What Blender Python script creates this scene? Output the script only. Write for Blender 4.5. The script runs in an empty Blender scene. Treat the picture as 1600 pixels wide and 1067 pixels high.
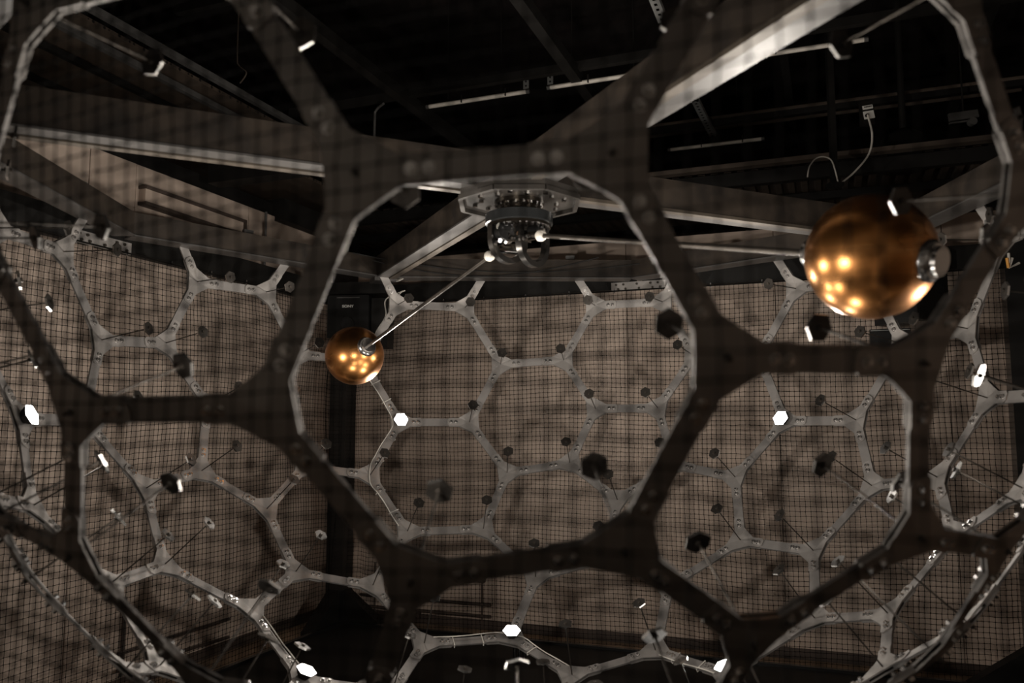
import bpy, math, random
import numpy as np
from mathutils import Vector, Matrix

# ---------------------------------------------------------------- camera, world, exposure
sc = bpy.context.scene
COL = sc.collection
CAM = Vector((-0.0351, -4.0074, -0.9550))
cd = bpy.data.cameras.new('camera')
cam = bpy.data.objects.new('camera', cd)
COL.objects.link(cam)
cam.location = CAM
cam.rotation_euler = (math.radians(90 + 5.99), 0, 0)
cd.sensor_width = 36.0
cd.lens = 28.952
cd.clip_start = 0.02
cd.dof.use_dof = True
cd.dof.focus_distance = 5.6
cd.dof.aperture_fstop = 1.65
sc.camera = cam
w = bpy.data.worlds.new('world')
sc.world = w
w.use_nodes = True
bg = w.node_tree.nodes['Background']
bg.inputs[0].default_value = (1.0, 0.87, 0.74, 1)
bg.inputs[1].default_value = 0.17       # dim light of the open hall behind the camera
sc.view_settings.view_transform = 'Standard'
sc.view_settings.look = 'None'
sc.view_settings.gamma = 1.0
sc.view_settings.use_curve_mapping = False
sc.view_settings.exposure = 0.0
LAMP = 136.0            # watts of each hexagonal lamp: the cage lamps are the only lights in the room
LAMP_CONE = 148.0       # their beam angle, aimed just below the hub
sc.cycles.use_denoising = True
try:
    sc.cycles.max_bounces = 8
    sc.cycles.caustics_reflective = False
    sc.cycles.sample_clamp_indirect = 4.0
except Exception:
    pass
rng = random.Random(7)
nrng = np.random.default_rng(5)

# ---------------------------------------------------------------- materials
def mat(name, col, metal=0.0, rough=0.5, noise=0.0, nscale=8.0, col2=None, bump=0.0, bscale=40.0, stretch=None, spec=0.5):
    m = bpy.data.materials.new(name); m.use_nodes = True
    nt = m.node_tree; b = nt.nodes['Principled BSDF']
    b.inputs['Base Color'].default_value = (*col, 1)
    b.inputs['Metallic'].default_value = metal
    b.inputs['Roughness'].default_value = rough
    b.inputs['Specular IOR Level'].default_value = spec
    tc = nt.nodes.new('ShaderNodeTexCoord')
    src = tc.outputs['Object']
    if stretch:
        mp = nt.nodes.new('ShaderNodeMapping'); mp.inputs['Scale'].default_value = stretch
        nt.links.new(src, mp.inputs['Vector']); src = mp.outputs['Vector']
    if noise > 0 or col2:
        n = nt.nodes.new('ShaderNodeTexNoise'); n.inputs['Scale'].default_value = nscale; n.inputs['Detail'].default_value = 6
        nt.links.new(src, n.inputs['Vector'])
        r = nt.nodes.new('ShaderNodeValToRGB')
        c2 = col2 or tuple(max(0, c * (1 - noise)) for c in col)
        r.color_ramp.elements[0].position = 0.32; r.color_ramp.elements[0].color = (*c2, 1)
        r.color_ramp.elements[1].position = 0.68; r.color_ramp.elements[1].color = (*col, 1)
        nt.links.new(n.outputs['Fac'], r.inputs['Fac']); nt.links.new(r.outputs['Color'], b.inputs['Base Color'])
        mr = nt.nodes.new('ShaderNodeMapRange')
        mr.inputs['To Min'].default_value = min(1, rough * 1.25); mr.inputs['To Max'].default_value = rough * 0.85
        nt.links.new(n.outputs['Fac'], mr.inputs['Value']); nt.links.new(mr.outputs['Result'], b.inputs['Roughness'])
    if bump > 0:
        n2 = nt.nodes.new('ShaderNodeTexNoise'); n2.inputs['Scale'].default_value = bscale; n2.inputs['Detail'].default_value = 4
        nt.links.new(src, n2.inputs['Vector'])
        bp = nt.nodes.new('ShaderNodeBump'); bp.inputs['Strength'].default_value = bump; bp.inputs['Distance'].default_value = 0.01
        nt.links.new(n2.outputs['Fac'], bp.inputs['Height']); nt.links.new(bp.outputs['Normal'], b.inputs['Normal'])
    return m

def emit(name, col, s):
    m = bpy.data.materials.new(name); m.use_nodes = True
    nt = m.node_tree; nt.nodes.clear()
    e = nt.nodes.new('ShaderNodeEmission'); o = nt.nodes.new('ShaderNodeOutputMaterial')
    e.inputs['Color'].default_value = (*col, 1); e.inputs['Strength'].default_value = s
    nt.links.new(e.outputs[0], o.inputs[0])
    return m

M_ALU = mat('brushed_aluminium', (0.37, 0.347, 0.33), 0.75, 0.50, 0.28, 6.0, bump=0.05, bscale=60)
M_PLATE = mat('aluminium_plate', (0.41, 0.383, 0.36), 0.75, 0.52, 0.22, 9.0, bump=0.05, bscale=50)
M_BOLT = mat('zinc_bolt', (0.72, 0.70, 0.68), 0.95, 0.22)
M_ROD = mat('dark_steel_rod', (0.075, 0.064, 0.054), 0.8, 0.4)
M_DISC = mat('dark_metal_disc', (0.075, 0.066, 0.058), 0.8, 0.36, 0.3, 5.0)
M_EDGE = mat('polished_disc_edge', (0.60, 0.58, 0.55), 1.0, 0.26)
M_BEAM = mat('mill_scale_steel_beam', (0.036, 0.027, 0.020), 0.0, 0.55, 0.0, 7.0, col2=(0.012, 0.009, 0.007), bump=0.08, bscale=30, spec=0.25)
M_BEAMU = mat('lit_underside_steel', (0.12, 0.113, 0.108), 0.5, 0.38, 0.0, 4.0, col2=(0.075, 0.069, 0.064), bump=0.05, bscale=30)  # lighter copy of the beam steel, puts lit undersides into the colour
M_BLACK = mat('black_paint', (0.010, 0.009, 0.008), 0.0, 0.6, spec=0.2)
M_BLACKG = mat('black_gloss', (0.010, 0.010, 0.010), 0.0, 0.25)
M_CEIL = mat('black_sprayed_ceiling', (0.016, 0.012, 0.011), 0.0, 0.85, 0.5, 3.0, bump=0.6, bscale=6, stretch=(3, 0.7, 1), spec=0.15)
M_WALL = mat('beige_wall_paint', (0.525, 0.412, 0.335), 0.0, 0.75, 0.10, 1.3, bump=0.05, bscale=12)
M_WALL2 = mat('beige_wall_panel', (0.555, 0.44, 0.36), 0.0, 0.7, 0.10, 1.1, bump=0.05, bscale=12)
M_WALLF = mat('pale_bounce_wall', (0.86, 0.82, 0.76), 0.0, 0.75, 0.06, 1.3)  # for the added bounce wall behind the camera
M_TRIM = mat('brown_trim', (0.07, 0.05, 0.04), 0.0, 0.6)
M_FLOOR = mat('brown_floor', (0.42, 0.29, 0.19), 0.0, 0.55, 0.35, 2.0, bump=0.05, bscale=20)
M_NET = mat('black_net_cord', (0.010, 0.009, 0.008), 0.0, 0.9, spec=0.08)
M_CABLE = mat('white_cable', (0.62, 0.58, 0.52), 0.0, 0.5)
M_TUBE = mat('white_tube', (0.74, 0.68, 0.60), 0.0, 0.35)
M_SLOT = mat('galvanised_slotted_channel', (0.34, 0.34, 0.33), 0.6, 0.45)
M_DECK = mat('brown_deck', (0.085, 0.062, 0.046), 0.0, 0.7, 0.3, 4.0)
M_PERF = mat('perforated_deck', (0.05, 0.038, 0.03), 0.0, 0.6)
M_IVORY = mat('ivory_ball', (0.75, 0.70, 0.62), 0.0, 0.3)
M_GEAR = mat('oiled_steel', (0.07, 0.058, 0.046), 0.9, 0.25, 0.3, 12.0)
M_BEAMW = mat('warm_steel_flange', (0.11, 0.09, 0.07), 0.4, 0.45, 0.0, 6.0, col2=(0.06, 0.048, 0.037))
M_COLLAR = mat('silver_collar', (0.62, 0.60, 0.58), 1.0, 0.22)
M_HUB = mat('hub_plate_steel', (0.075, 0.067, 0.06), 0.5, 0.35, 0.0, 9.0, col2=(0.045, 0.04, 0.035))
M_RING = mat('dark_ring_steel', (0.035, 0.037, 0.038), 0.6, 0.3)
M_STIR = mat('bright_stirrup_steel', (0.16, 0.15, 0.14), 0.95, 0.22)
M_CHROME = mat('chrome', (0.30, 0.29, 0.28), 1.0, 0.16)
M_PAPER = mat('white_label', (0.72, 0.70, 0.66), 0.0, 0.6)
M_GREY = mat('grey_housing', (0.12, 0.115, 0.11), 0.3, 0.5)
M_AMBER = mat('amber_marker', (0.85, 0.40, 0.08), 0.0, 0.4)
M_LAMP = emit('lamp_emission', (1.0, 0.97, 0.93), 30.0)

def copper():
    m = mat('spun_copper', (0.74, 0.34, 0.115), 1.0, 0.27, 0.0, 3.0, col2=(0.55, 0.23, 0.07), stretch=(1, 1, 6))
    return m
M_COPPER = copper()

def perf(m):       # round holes punched in a staggered grid: print-fine pattern
    nt = m.node_tree; b = nt.nodes['Principled BSDF']
    tc = nt.nodes.new('ShaderNodeTexCoord')
    v = nt.nodes.new('ShaderNodeTexVoronoi'); v.inputs['Scale'].default_value = 22; v.inputs['Randomness'].default_value = 0.08
    nt.links.new(tc.outputs['Object'], v.inputs['Vector'])
    r = nt.nodes.new('ShaderNodeValToRGB'); r.color_ramp.interpolation = 'CONSTANT'
    r.color_ramp.elements[0].color = (0.006, 0.005, 0.004, 1)
    r.color_ramp.elements[1].position = 0.30; r.color_ramp.elements[1].color = (0.085, 0.062, 0.046, 1)
    nt.links.new(v.outputs['Distance'], r.inputs['Fac']); nt.links.new(r.outputs['Color'], b.inputs['Base Color'])
perf(M_PERF)

# ---------------------------------------------------------------- mesh helpers
def V(*a): return np.array(a, float)
def unit(v): v = np.asarray(v, float); return v / np.linalg.norm(v)
def az(a): a = math.radians(a); return V(math.cos(a), math.sin(a), 0)
UPV = V(0, 0, 1)

class MB:
    def __init__(s): s.v = []; s.f = []; s.n = 0; s.mi = []
    def add(s, v, f, mi=0):
        v = np.asarray(v, float)
        s.v.append(v); s.f += [tuple(i + s.n for i in q) for q in f]; s.mi += [mi] * len(f); s.n += len(v)
        return s
    def box(s, c, ax, ay, az_, size, mi=0):
        c = np.asarray(c, float); h = [np.asarray(a, float) * d / 2 for a, d in zip((ax, ay, az_), size)]
        P = [c + sx * h[0] + sy * h[1] + sz * h[2] for sz in (-1, 1) for sy in (-1, 1) for sx in (-1, 1)]
        return s.add(P, [(0, 2, 3, 1), (4, 5, 7, 6), (0, 1, 5, 4), (2, 6, 7, 3), (0, 4, 6, 2), (1, 3, 7, 5)], mi)
    def beam(s, a, b, width, height, up=UPV, mi=0):     # a, b: centre line
        a = np.asarray(a, float); b = np.asarray(b, float); d = unit(b - a); side = unit(np.cross(up, d)); u = np.cross(d, side)
        return s.box((a + b) / 2, d, side, u, (np.linalg.norm(b - a), width, height), mi)
    def prism(s, c, axis, r0, r1, h, n=6, ref=None, phase=0.0, caps=True, mi=0):   # from c along axis by h
        c = np.asarray(c, float); d = unit(axis)
        ref = V(0.31, 0.52, 0.79) if ref is None else np.asarray(ref, float)
        x = unit(np.cross(d, ref)); y = np.cross(d, x)
        P = [c + r * (math.cos(t) * x + math.sin(t) * y) + d * z for r, z in ((r0, 0), (r1, h)) for t in [phase + 2 * math.pi * k / n for k in range(n)]]
        F = [(k, (k + 1) % n, n + (k + 1) % n, n + k) for k in range(n)]
        if caps: F += [tuple(range(n))[::-1], tuple(range(n, 2 * n))]
        return s.add(P, F, mi)
    def lathe(s, c, axis, prof, n=32, mi=0):         # prof: (radius, height) list
        c = np.asarray(c, float); d = unit(axis); x = unit(np.cross(d, V(0.31, 0.52, 0.79))); y = np.cross(d, x)
        P = [c + r * (math.cos(2 * math.pi * k / n) * x + math.sin(2 * math.pi * k / n) * y) + d * z for r, z in prof for k in range(n)]
        F = []
        for i in range(len(prof) - 1):
            for k in range(n): F.append((i * n + k, i * n + (k + 1) % n, (i + 1) * n + (k + 1) % n, (i + 1) * n + k))
        F += [tuple(range(n))[::-1], tuple((len(prof) - 1) * n + k for k in range(n))]
        return s.add(P, F, mi)
    def tube(s, pts, r, n=6, mi=0):
        pts = [np.asarray(p, float) for p in pts]; P = []; F = []
        x = None
        for i, p in enumerate(pts):
            d = unit(pts[min(i + 1, len(pts) - 1)] - pts[max(i - 1, 0)])
            if x is None: x = unit(np.cross(d, V(0.31, 0.52, 0.79)))
            else: x = unit(x - d * (x @ d))
            y = np.cross(d, x)
            P += [p + r * (math.cos(2 * math.pi * k / n) * x + math.sin(2 * math.pi * k / n) * y) for k in range(n)]
        for i in range(len(pts) - 1):
            for k in range(n): F.append((i * n + k, i * n + (k + 1) % n, (i + 1) * n + (k + 1) % n, (i + 1) * n + k))
        F += [tuple(range(n))[::-1], tuple((len(pts) - 1) * n + k for k in range(n))]
        return s.add(P, F, mi)
    def mesh(s, name, mats, smooth=False, origin=None):
        me = bpy.data.meshes.new(name)
        v = np.concatenate(s.v) if s.v else np.zeros((0, 3))
        if origin is not None: v = v - np.asarray(origin, float)
        me.from_pydata(v.tolist(), [], s.f)
        for m_ in (mats if isinstance(mats, (list, tuple)) else [mats]): me.materials.append(m_)
        if any(s.mi): me.polygons.foreach_set('material_index', s.mi)
        if smooth:
            me.polygons.foreach_set('use_smooth', [True] * len(me.polygons))
            try: me.set_sharp_from_angle(angle=math.radians(40))
            except Exception: pass
        me.update()
        return me
    def build(s, name, mats, parent=None, smooth=False, origin=None):
        o = bpy.data.objects.new(name, s.mesh(name, mats, smooth, origin))
        COL.objects.link(o)
        if origin is not None: o.location = tuple(origin)
        if parent is not None:
            o.parent = parent
            if parent.type == 'EMPTY' or True:
                o.matrix_parent_inverse = parent_inv(parent)
        return o

def parent_inv(p):
    m = Matrix.Identity(4); q = p
    chain = []
    while q is not None: chain.append(q); q = q.parent
    for q in reversed(chain): m = m @ q.matrix_parent_inverse @ q.matrix_basis
    return m.inverted()

def put(name, me, mtx, parent=None):
    o = bpy.data.objects.new(name, me); COL.objects.link(o)
    o.matrix_basis = mtx
    if parent is not None:
        o.parent = parent; o.matrix_parent_inverse = parent_inv(parent)
    return o

def frame(x, y, z, p):
    return Matrix(((x[0], y[0], z[0], p[0]), (x[1], y[1], z[1], p[1]), (x[2], y[2], z[2], p[2]), (0, 0, 0, 1)))

def empty(name, loc, label, cat, group=None):
    o = bpy.data.objects.new(name, None); o.empty_display_size = 0.1; COL.objects.link(o)
    o.location = tuple(loc); return tag(o, label, cat, group)

def tag(o, label=None, cat=None, group=None, kind=None):
    if label: o['label'] = label
    if cat: o['category'] = cat
    if group: o['group'] = group
    if kind: o['kind'] = kind
    return o

def struct(o): o['kind'] = 'structure'; return o
NODES=[(0.7108,1.8976,-1.4642),(0.3940,2.1493,-1.2146),(1.1146,1.8800,-1.2138),(0.6020,2.2873,-0.8099),(1.0473,2.1208,-0.8095),(-0.2354,1.8546,-1.6598),(-0.0720,2.1417,-1.2876),(-0.7504,1.7117,-1.6604),(-1.0391,1.8734,-1.2887),(-0.3596,2.2992,-0.9133),(-0.8746,2.1564,-0.9139),(-1.5839,1.2609,-1.4668),(-1.4426,1.6397,-1.2167),(-1.9214,1.0376,-1.2172),(-1.6927,1.6506,-0.8125),(-1.9887,1.2784,-0.8128),(0.1209,1.5714,-1.9406),(0.6022,1.6060,-1.8189),(-0.9093,1.2856,-1.9418),(-1.3398,1.0671,-1.8210),(-0.0379,1.1456,-2.2217),(-0.5532,1.0027,-2.2223),(0.3039,0.8063,-2.3468),(0.9431,1.2641,-1.9397),(0.7843,0.8383,-2.2208),(-0.6711,0.5358,-2.3479),(-1.4556,0.5986,-1.9424),(-1.0995,0.3156,-2.2229),(-0.3138,0.2518,-2.4674),(0.1443,0.3789,-2.4669),(-0.3345,-0.2232,-2.4674),(0.4068,-0.0176,-2.4666),(0.1109,-0.3897,-2.4669),(-1.6875,-1.1183,-1.4670),(-2.0043,-0.8665,-1.2173),(-1.5796,-1.5080,-1.2169),(-2.0923,-1.1007,-0.8130),(-1.8298,-1.4971,-0.8127),(-1.8585,-0.1864,-1.6617),(-2.1018,-0.4107,-1.2899),(-1.8353,0.3474,-1.6616),(-2.0581,0.5919,-1.2899),(-2.3204,-0.1664,-0.9155),(-2.2971,0.3675,-0.9155),(-1.5021,-0.4696,-1.9424),(-1.4275,-0.9464,-1.8211),(-1.1228,-0.2186,-2.2230),(-0.7151,-0.4751,-2.3480),(-1.0176,-1.2015,-1.9419),(-0.6382,-0.9505,-2.2224),(2.0255,-0.0881,-1.4628),(2.1668,0.2908,-1.2127),(2.1333,-0.4778,-1.2127),(2.3620,0.1352,-0.8080),(2.3413,-0.3398,-0.8080),(1.6923,0.7988,-1.6577),(2.0156,0.7317,-1.2853),(1.3973,1.2444,-1.6580),(1.4616,1.5685,-1.2859),(2.0763,1.0535,-0.9106),(1.7813,1.4991,-0.9109),(1.5334,0.3727,-1.9390),(1.7148,-0.0745,-1.8176),(1.0795,0.3924,-2.2205),(0.8625,-0.0374,-2.3462),(1.4952,-0.5043,-1.9391),(1.0414,-0.4845,-2.2205),(1.6165,-0.9426,-1.6578),(1.9444,-0.9039,-1.2854),(1.2839,-1.3609,-1.6582),(1.3197,-1.6894,-1.2861),(1.9769,-1.2299,-0.9107),(1.6443,-1.6481,-0.9111),(0.5432,-1.9520,-1.4645),(0.9470,-1.9696,-1.2141),(0.2057,-2.1753,-1.2149),(0.8591,-2.2037,-0.8097),(0.4009,-2.3308,-0.8102),(0.8297,-1.3411,-1.9398),(0.4604,-1.6520,-1.8190),(0.7085,-0.9031,-2.2209),(0.2327,-0.8294,-2.3469),(-0.0161,-1.5758,-1.9408),(-0.1373,-1.1377,-2.2219),(-0.8963,-1.6398,-1.6606),(-1.1980,-1.7758,-1.2889),(-0.3957,-1.8269,-1.6601),(-0.2579,-2.1272,-1.2879),(-1.0587,-2.0721,-0.9141),(-0.5581,-2.2592,-0.9136),(-0.4069,2.4667,-0.0039),(-0.1257,2.4544,-0.4581),(0.3706,2.4353,-0.4264),(0.6197,2.4220,0.0042),(-0.9222,2.3237,-0.0044),(-1.1560,2.1686,-0.4593),(-1.5715,1.8965,-0.4286),(-1.7791,1.7564,0.0015),(-2.4193,-0.4297,-0.4607),(-2.2890,-0.9090,-0.4294),(-2.4949,-0.1590,-0.0062),(-2.2202,-1.1492,0.0010),(-2.4717,0.3752,-0.0062),(-2.3728,0.6384,-0.4607),(-2.2013,1.1045,-0.4293),(-2.1119,1.3378,0.0011),(2.2958,0.8785,-0.4555),(2.4310,0.4006,-0.4241),(2.2202,1.1492,-0.0010),(2.4949,0.1590,0.0062),(1.9250,1.5951,-0.0013),(1.7056,1.7700,-0.4561),(1.3184,2.0811,-0.4254),(1.1207,2.2347,0.0047),(-1.9250,-1.5951,0.0013),(-1.7304,-1.7527,-0.4288),(-1.1207,-2.2347,-0.0047),(-1.3400,-2.0599,-0.4595),(2.4717,-0.3752,0.0062),(2.3870,-0.6103,-0.4242),(2.1119,-1.3378,-0.0011),(2.2108,-1.0747,-0.4556),(1.7791,-1.7564,-0.0015),(1.5453,-1.9115,-0.4563),(1.1325,-2.1877,-0.4256),(0.9222,-2.3237,0.0044),(-0.6197,-2.4220,-0.0042),(-0.3385,-2.4342,-0.4584),(0.1575,-2.4583,-0.4267),(0.4069,-2.4667,0.0039)]
EDGES=[(0,1),(0,2),(0,17),(1,3),(1,6),(2,4),(2,58),(3,4),(3,92),(4,112),(5,6),(5,7),(5,16),(6,9),(7,8),(7,18),(8,10),(8,12),(9,10),(9,91),(10,95),(11,12),(11,13),(11,19),(12,14),(13,15),(13,41),(14,15),(14,96),(15,104),(16,17),(16,20),(17,23),(18,19),(18,21),(19,26),(20,21),(20,22),(21,25),(22,24),(22,29),(23,24),(23,57),(24,63),(25,27),(25,28),(26,27),(26,40),(27,46),(28,29),(28,30),(29,31),(30,32),(30,47),(31,32),(31,64),(32,81),(33,34),(33,35),(33,45),(34,36),(34,39),(35,37),(35,85),(36,37),(36,99),(37,115),(38,39),(38,40),(38,44),(39,42),(40,41),(41,43),(42,43),(42,98),(43,103),(44,45),(44,46),(45,48),(46,47),(47,49),(48,49),(48,84),(49,83),(50,51),(50,52),(50,62),(51,53),(51,56),(52,54),(52,68),(53,54),(53,107),(54,119),(55,56),(55,57),(55,61),(56,59),(57,58),(58,60),(59,60),(59,106),(60,111),(61,62),(61,63),(62,65),(63,64),(64,66),(65,66),(65,67),(66,80),(67,68),(67,69),(68,71),(69,70),(69,78),(70,72),(70,74),(71,72),(71,121),(72,123),(73,74),(73,75),(73,79),(74,76),(75,77),(75,87),(76,77),(76,124),(77,128),(78,79),(78,80),(79,82),(80,81),(81,83),(82,83),(82,86),(84,85),(84,86),(85,88),(86,87),(87,89),(88,89),(88,117),(89,127),(90,91),(90,94),(91,92),(92,93),(93,113),(94,95),(95,96),(96,97),(97,105),(98,99),(98,100),(99,101),(100,102),(101,114),(102,103),(103,104),(104,105),(106,107),(106,108),(107,109),(108,110),(109,118),(110,111),(111,112),(112,113),(114,115),(115,117),(116,117),(116,126),(118,119),(119,121),(120,121),(120,122),(122,123),(123,124),(124,125),(125,129),(126,127),(127,128),(128,129)]
UP=[(90,(-0.1575,2.4583,0.4267)),(93,(0.3385,2.4342,0.4584)),(94,(-1.1325,2.1877,0.4256)),(97,(-1.5453,1.9115,0.4563)),(100,(-2.4310,-0.4006,0.4241)),(101,(-2.2958,-0.8785,0.4555)),(102,(-2.3870,0.6103,0.4242)),(105,(-2.2108,1.0747,0.4556)),(108,(2.2890,0.9090,0.4294)),(109,(2.4193,0.4297,0.4607)),(110,(1.7304,1.7527,0.4288)),(113,(1.3400,2.0599,0.4595)),(114,(-1.7056,-1.7700,0.4561)),(116,(-1.3184,-2.0811,0.4254)),(118,(2.3728,-0.6384,0.4607)),(120,(2.2013,-1.1045,0.4293)),(122,(1.5715,-1.8965,0.4286)),(125,(1.1560,-2.1686,0.4593)),(126,(-0.3706,-2.4353,0.4264)),(129,(0.1257,-2.4544,0.4581))]
# ---------------------------------------------------------------- room shell
NB, TB, NL, TL = az(69), az(-21), az(159), az(69)
FLOOR = -2.72
def slab(name, c, ax, ay, size, m, parent=None):
    return MB().box(c, ax, ay, UPV, size).build(name, m, parent, origin=c)
struct(slab('floor', V(0, 0, FLOOR - 0.05), TB, NB, (22, 22, 0.1), M_FLOOR))
struct(slab('ceiling', V(0, 0, 3.25), TB, NB, (24, 24, 0.1), M_CEIL))

def panel_wall(name, n, t, dist, u0, u1, z0, z1, seams, mlist):
    core = MB().box(n * (dist + 0.07) + t * (u0 + u1) / 2 + UPV * (z0 + z1) / 2, t, n, UPV, (u1 - u0, 0.08, z1 - z0 - 0.02)).build(name, M_TRIM)
    struct(core)
    us = [u0] + [s for s in seams if u0 < s < u1] + [u1]
    for i in range(len(us) - 1):
        a, b = us[i] + 0.003, us[i + 1] - 0.003
        c = n * (dist + 0.015 + 0.002 * (i % 2)) + t * (a + b) / 2 + UPV * (z0 + z1) / 2
        MB().box(c, t, n, UPV, (b - a, 0.03, z1 - z0)).build('wall_panel', mlist[i % len(mlist)], core, origin=c)
    return core
WALLD = 3.15
wb = panel_wall('wall_back', NB, TB, WALLD, -3.15, 4.5, FLOOR, 0.66, [-1.41, -0.19, 1.03, 2.25, 3.47], [M_WALL, M_WALL2])
wl = panel_wall('wall_left', NL, TL, WALLD, -5.0, 3.15, FLOOR, 0.92, [-3.4, -2.2, -0.99, 0.233, 0.628, 1.85], [M_WALL, M_WALL2])
wr = panel_wall('wall_right', -NL, TL, 4.6, -6.0, 3.15, FLOOR, 0.92, [-4.8, -3.6, -2.4, -1.2, 0, 1.2, 2.4], [M_WALL, M_WALL2])
wf = panel_wall('wall_front_reflector', -NB, TB, 5.0, -3.15, 4.6, FLOOR, 2.2, [-2, -0.8, 0.4, 1.6, 2.8, 4.0], [M_WALLF])  # added unseen pale wall, bounces lamp light onto the near plates
# baseboards
struct(MB().box(NB * (WALLD - 0.01) + TB * 0.6 + UPV * (FLOOR + 0.04), TB, NB, UPV, (7.4, 0.02, 0.08)).build('baseboard_back', M_TRIM))
struct(MB().box(NL * (WALLD - 0.01) + TL * -0.9 + UPV * (FLOOR + 0.04), TL, NL, UPV, (8.0, 0.02, 0.08)).build('baseboard_left', M_TRIM))

def on_back(u, z, off=0.0): return NB * (WALLD - off) + TB * u + UPV * z
def on_left(u, z, off=0.0): return NL * (WALLD - off) + TL * u + UPV * z

# wall rail of pipes low on the back wall
t = empty('pipe_rail', on_back(-2.0, -2.6), 'dark horizontal pipe rail low on the back wall beside the black column', 'pipe rail')
for z_ in (-2.50, -2.60):
    MB().tube([on_back(-2.75, z_, 0.04), on_back(-1.43, z_, 0.04)], 0.014).build('pipe', M_TRIM, t)
for u in (-2.6, -1.52):
    MB().tube([on_back(u, -2.66, 0.03), on_back(u, -2.2, 0.03)], 0.011).build('upright', M_TRIM, t)
MB().box(on_back(-1.52, -2.28, 0.04), TB, NB, UPV, (0.06, 0.05, 0.06)).build('junction_box', M_TRIM, t)
MB().box(on_back(-2.15, -2.645, 0.03), TB, NB, UPV, (0.05, 0.04, 0.05)).build('bracket', M_TRIM, t)
# low pipework on the left wall
t = empty('wall_pipework', on_left(1.1, -2.5), 'dark pipework low on the left wall near the floor', 'pipes')
MB().tube([on_left(0.68, -2.1, 0.03), on_left(0.68, -2.58, 0.03)], 0.014).build('upright', M_TRIM, t)
MB().tube([on_left(0.62, -2.46, 0.05), on_left(1.72, -2.46, 0.05)], 0.013).build('pipe', M_TRIM, t)
MB().tube([on_left(0.62, -2.57, 0.05), on_left(1.72, -2.60, 0.05)], 0.013).build('pipe', M_TRIM, t)
# duct rail high on the left wall
t = empty('wall_duct', on_left(1.2, 0.7), 'long shallow duct with two dark rails on the left wall above the ring beam', 'duct')
MB().box(on_left(1.19, 0.695, 0.03), TL, NL, UPV, (1.06, 0.06, 0.10)).build('duct_body', M_WALL2, t)
MB().box(on_left(1.19, 0.757, 0.04), TL, NL, UPV, (1.08, 0.08, 0.022)).build('rail', M_TRIM, t)
MB().box(on_left(1.19, 0.637, 0.04), TL, NL, UPV, (1.08, 0.08, 0.022)).build('rail', M_TRIM, t)
MB().box(on_left(1.725, 0.697, 0.04), TL, NL, UPV, (0.02, 0.08, 0.14)).build('end_cap', M_TRIM, t)
tag(MB().tube([on_left(2.04, 0.92, 0.03), on_left(2.04, 0.1, 0.03)], 0.012).build('wall_conduit', M_GREY), 'thin vertical conduit on the left wall right of the duct', 'conduit')

# ---------------------------------------------------------------- ceiling works (all run along the room's two directions)
def ceil_bar(name, n_, u0, u1, z, wd, h, m, along='u', parent=None, kind=True):
    if along == 'u': a, b = NB * n_ + TB * u0 + UPV * z, NB * n_ + TB * u1 + UPV * z
    else: a, b = TB * n_ + NB * u0 + UPV * z, TB * n_ + NB * u1 + UPV * z
    o = MB().beam(a, b, wd, h).build(name, m, parent)
    return o
# corrugated deck beyond the walls
def corrugated(name, u0, u1, n0, n1, z, m, pitch=0.12, dep=0.035):
    P = []; F = []; k = 0; u = u0
    prof = []
    while u < u1:
        prof += [(u, 0), (u + pitch * 0.42, 0), (u + pitch * 0.5, dep), (u + pitch * 0.92, dep)]; u += pitch
    for (uu, dz) in prof:
        P += [TB * uu + NB * n0 + UPV * (z + dz), TB * uu + NB * n1 + UPV * (z + dz)]
    for i in range(len(prof) - 1): F.append((2 * i, 2 * i + 1, 2 * i + 3, 2 * i + 2))
    b = MB().add(P, F); o = b.build(name, m)
    md = o.modifiers.new('thickness', 'SOLIDIFY'); md.thickness = 0.01
    return o
struct(corrugated('ceiling_deck_back', -8, 8, 3.9, 8.5, 1.36, M_DECK))
struct(MB().box(NB * 8.8 + UPV * 1.0, TB, NB, UPV, (20, 0.1, 5.0)).build('wall_light_block_back', M_CEIL))  # added dark wall, blocks world light coming in at the back
struct(MB().box(NL * 9.2 + UPV * 1.0, TL, NL, UPV, (20, 0.1, 5.0)).build('wall_light_block_left', M_CEIL))  # added dark wall, blocks world light from the left
struct(slab('ceiling_deck_left', NL * 6.2 + TL * 1.0 + UPV * 2.05, NL, TL, (5.2, 5.6, 0.03), M_PERF))
struct(slab('ceiling_deck_corner', NL * 5.6 + TL * 4.3 + UPV * 1.5, NL, TL, (4.6, 4.6, 0.03), M_PERF))
k = 0
for n_, z_, h_, u0, u1 in ((3.85, 1.30, 0.12, -7, 7), (4.6, 1.28, 0.07, -7, 7), (5.5, 1.29, 0.07, -7, 7), (6.6, 1.29, 0.07, -7, 7)):
    k += 1; struct(ceil_bar('trim_%d' % k, n_, u0, u1, z_, 0.08, h_, M_BLACK))
k += 1; struct(ceil_bar('trim_%d' % k, 3.75, -1.0, 4.5, 1.40, 0.10, 0.04, M_DECK))  # brown strip: the black beam's lit lower flange put in as colour
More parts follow.
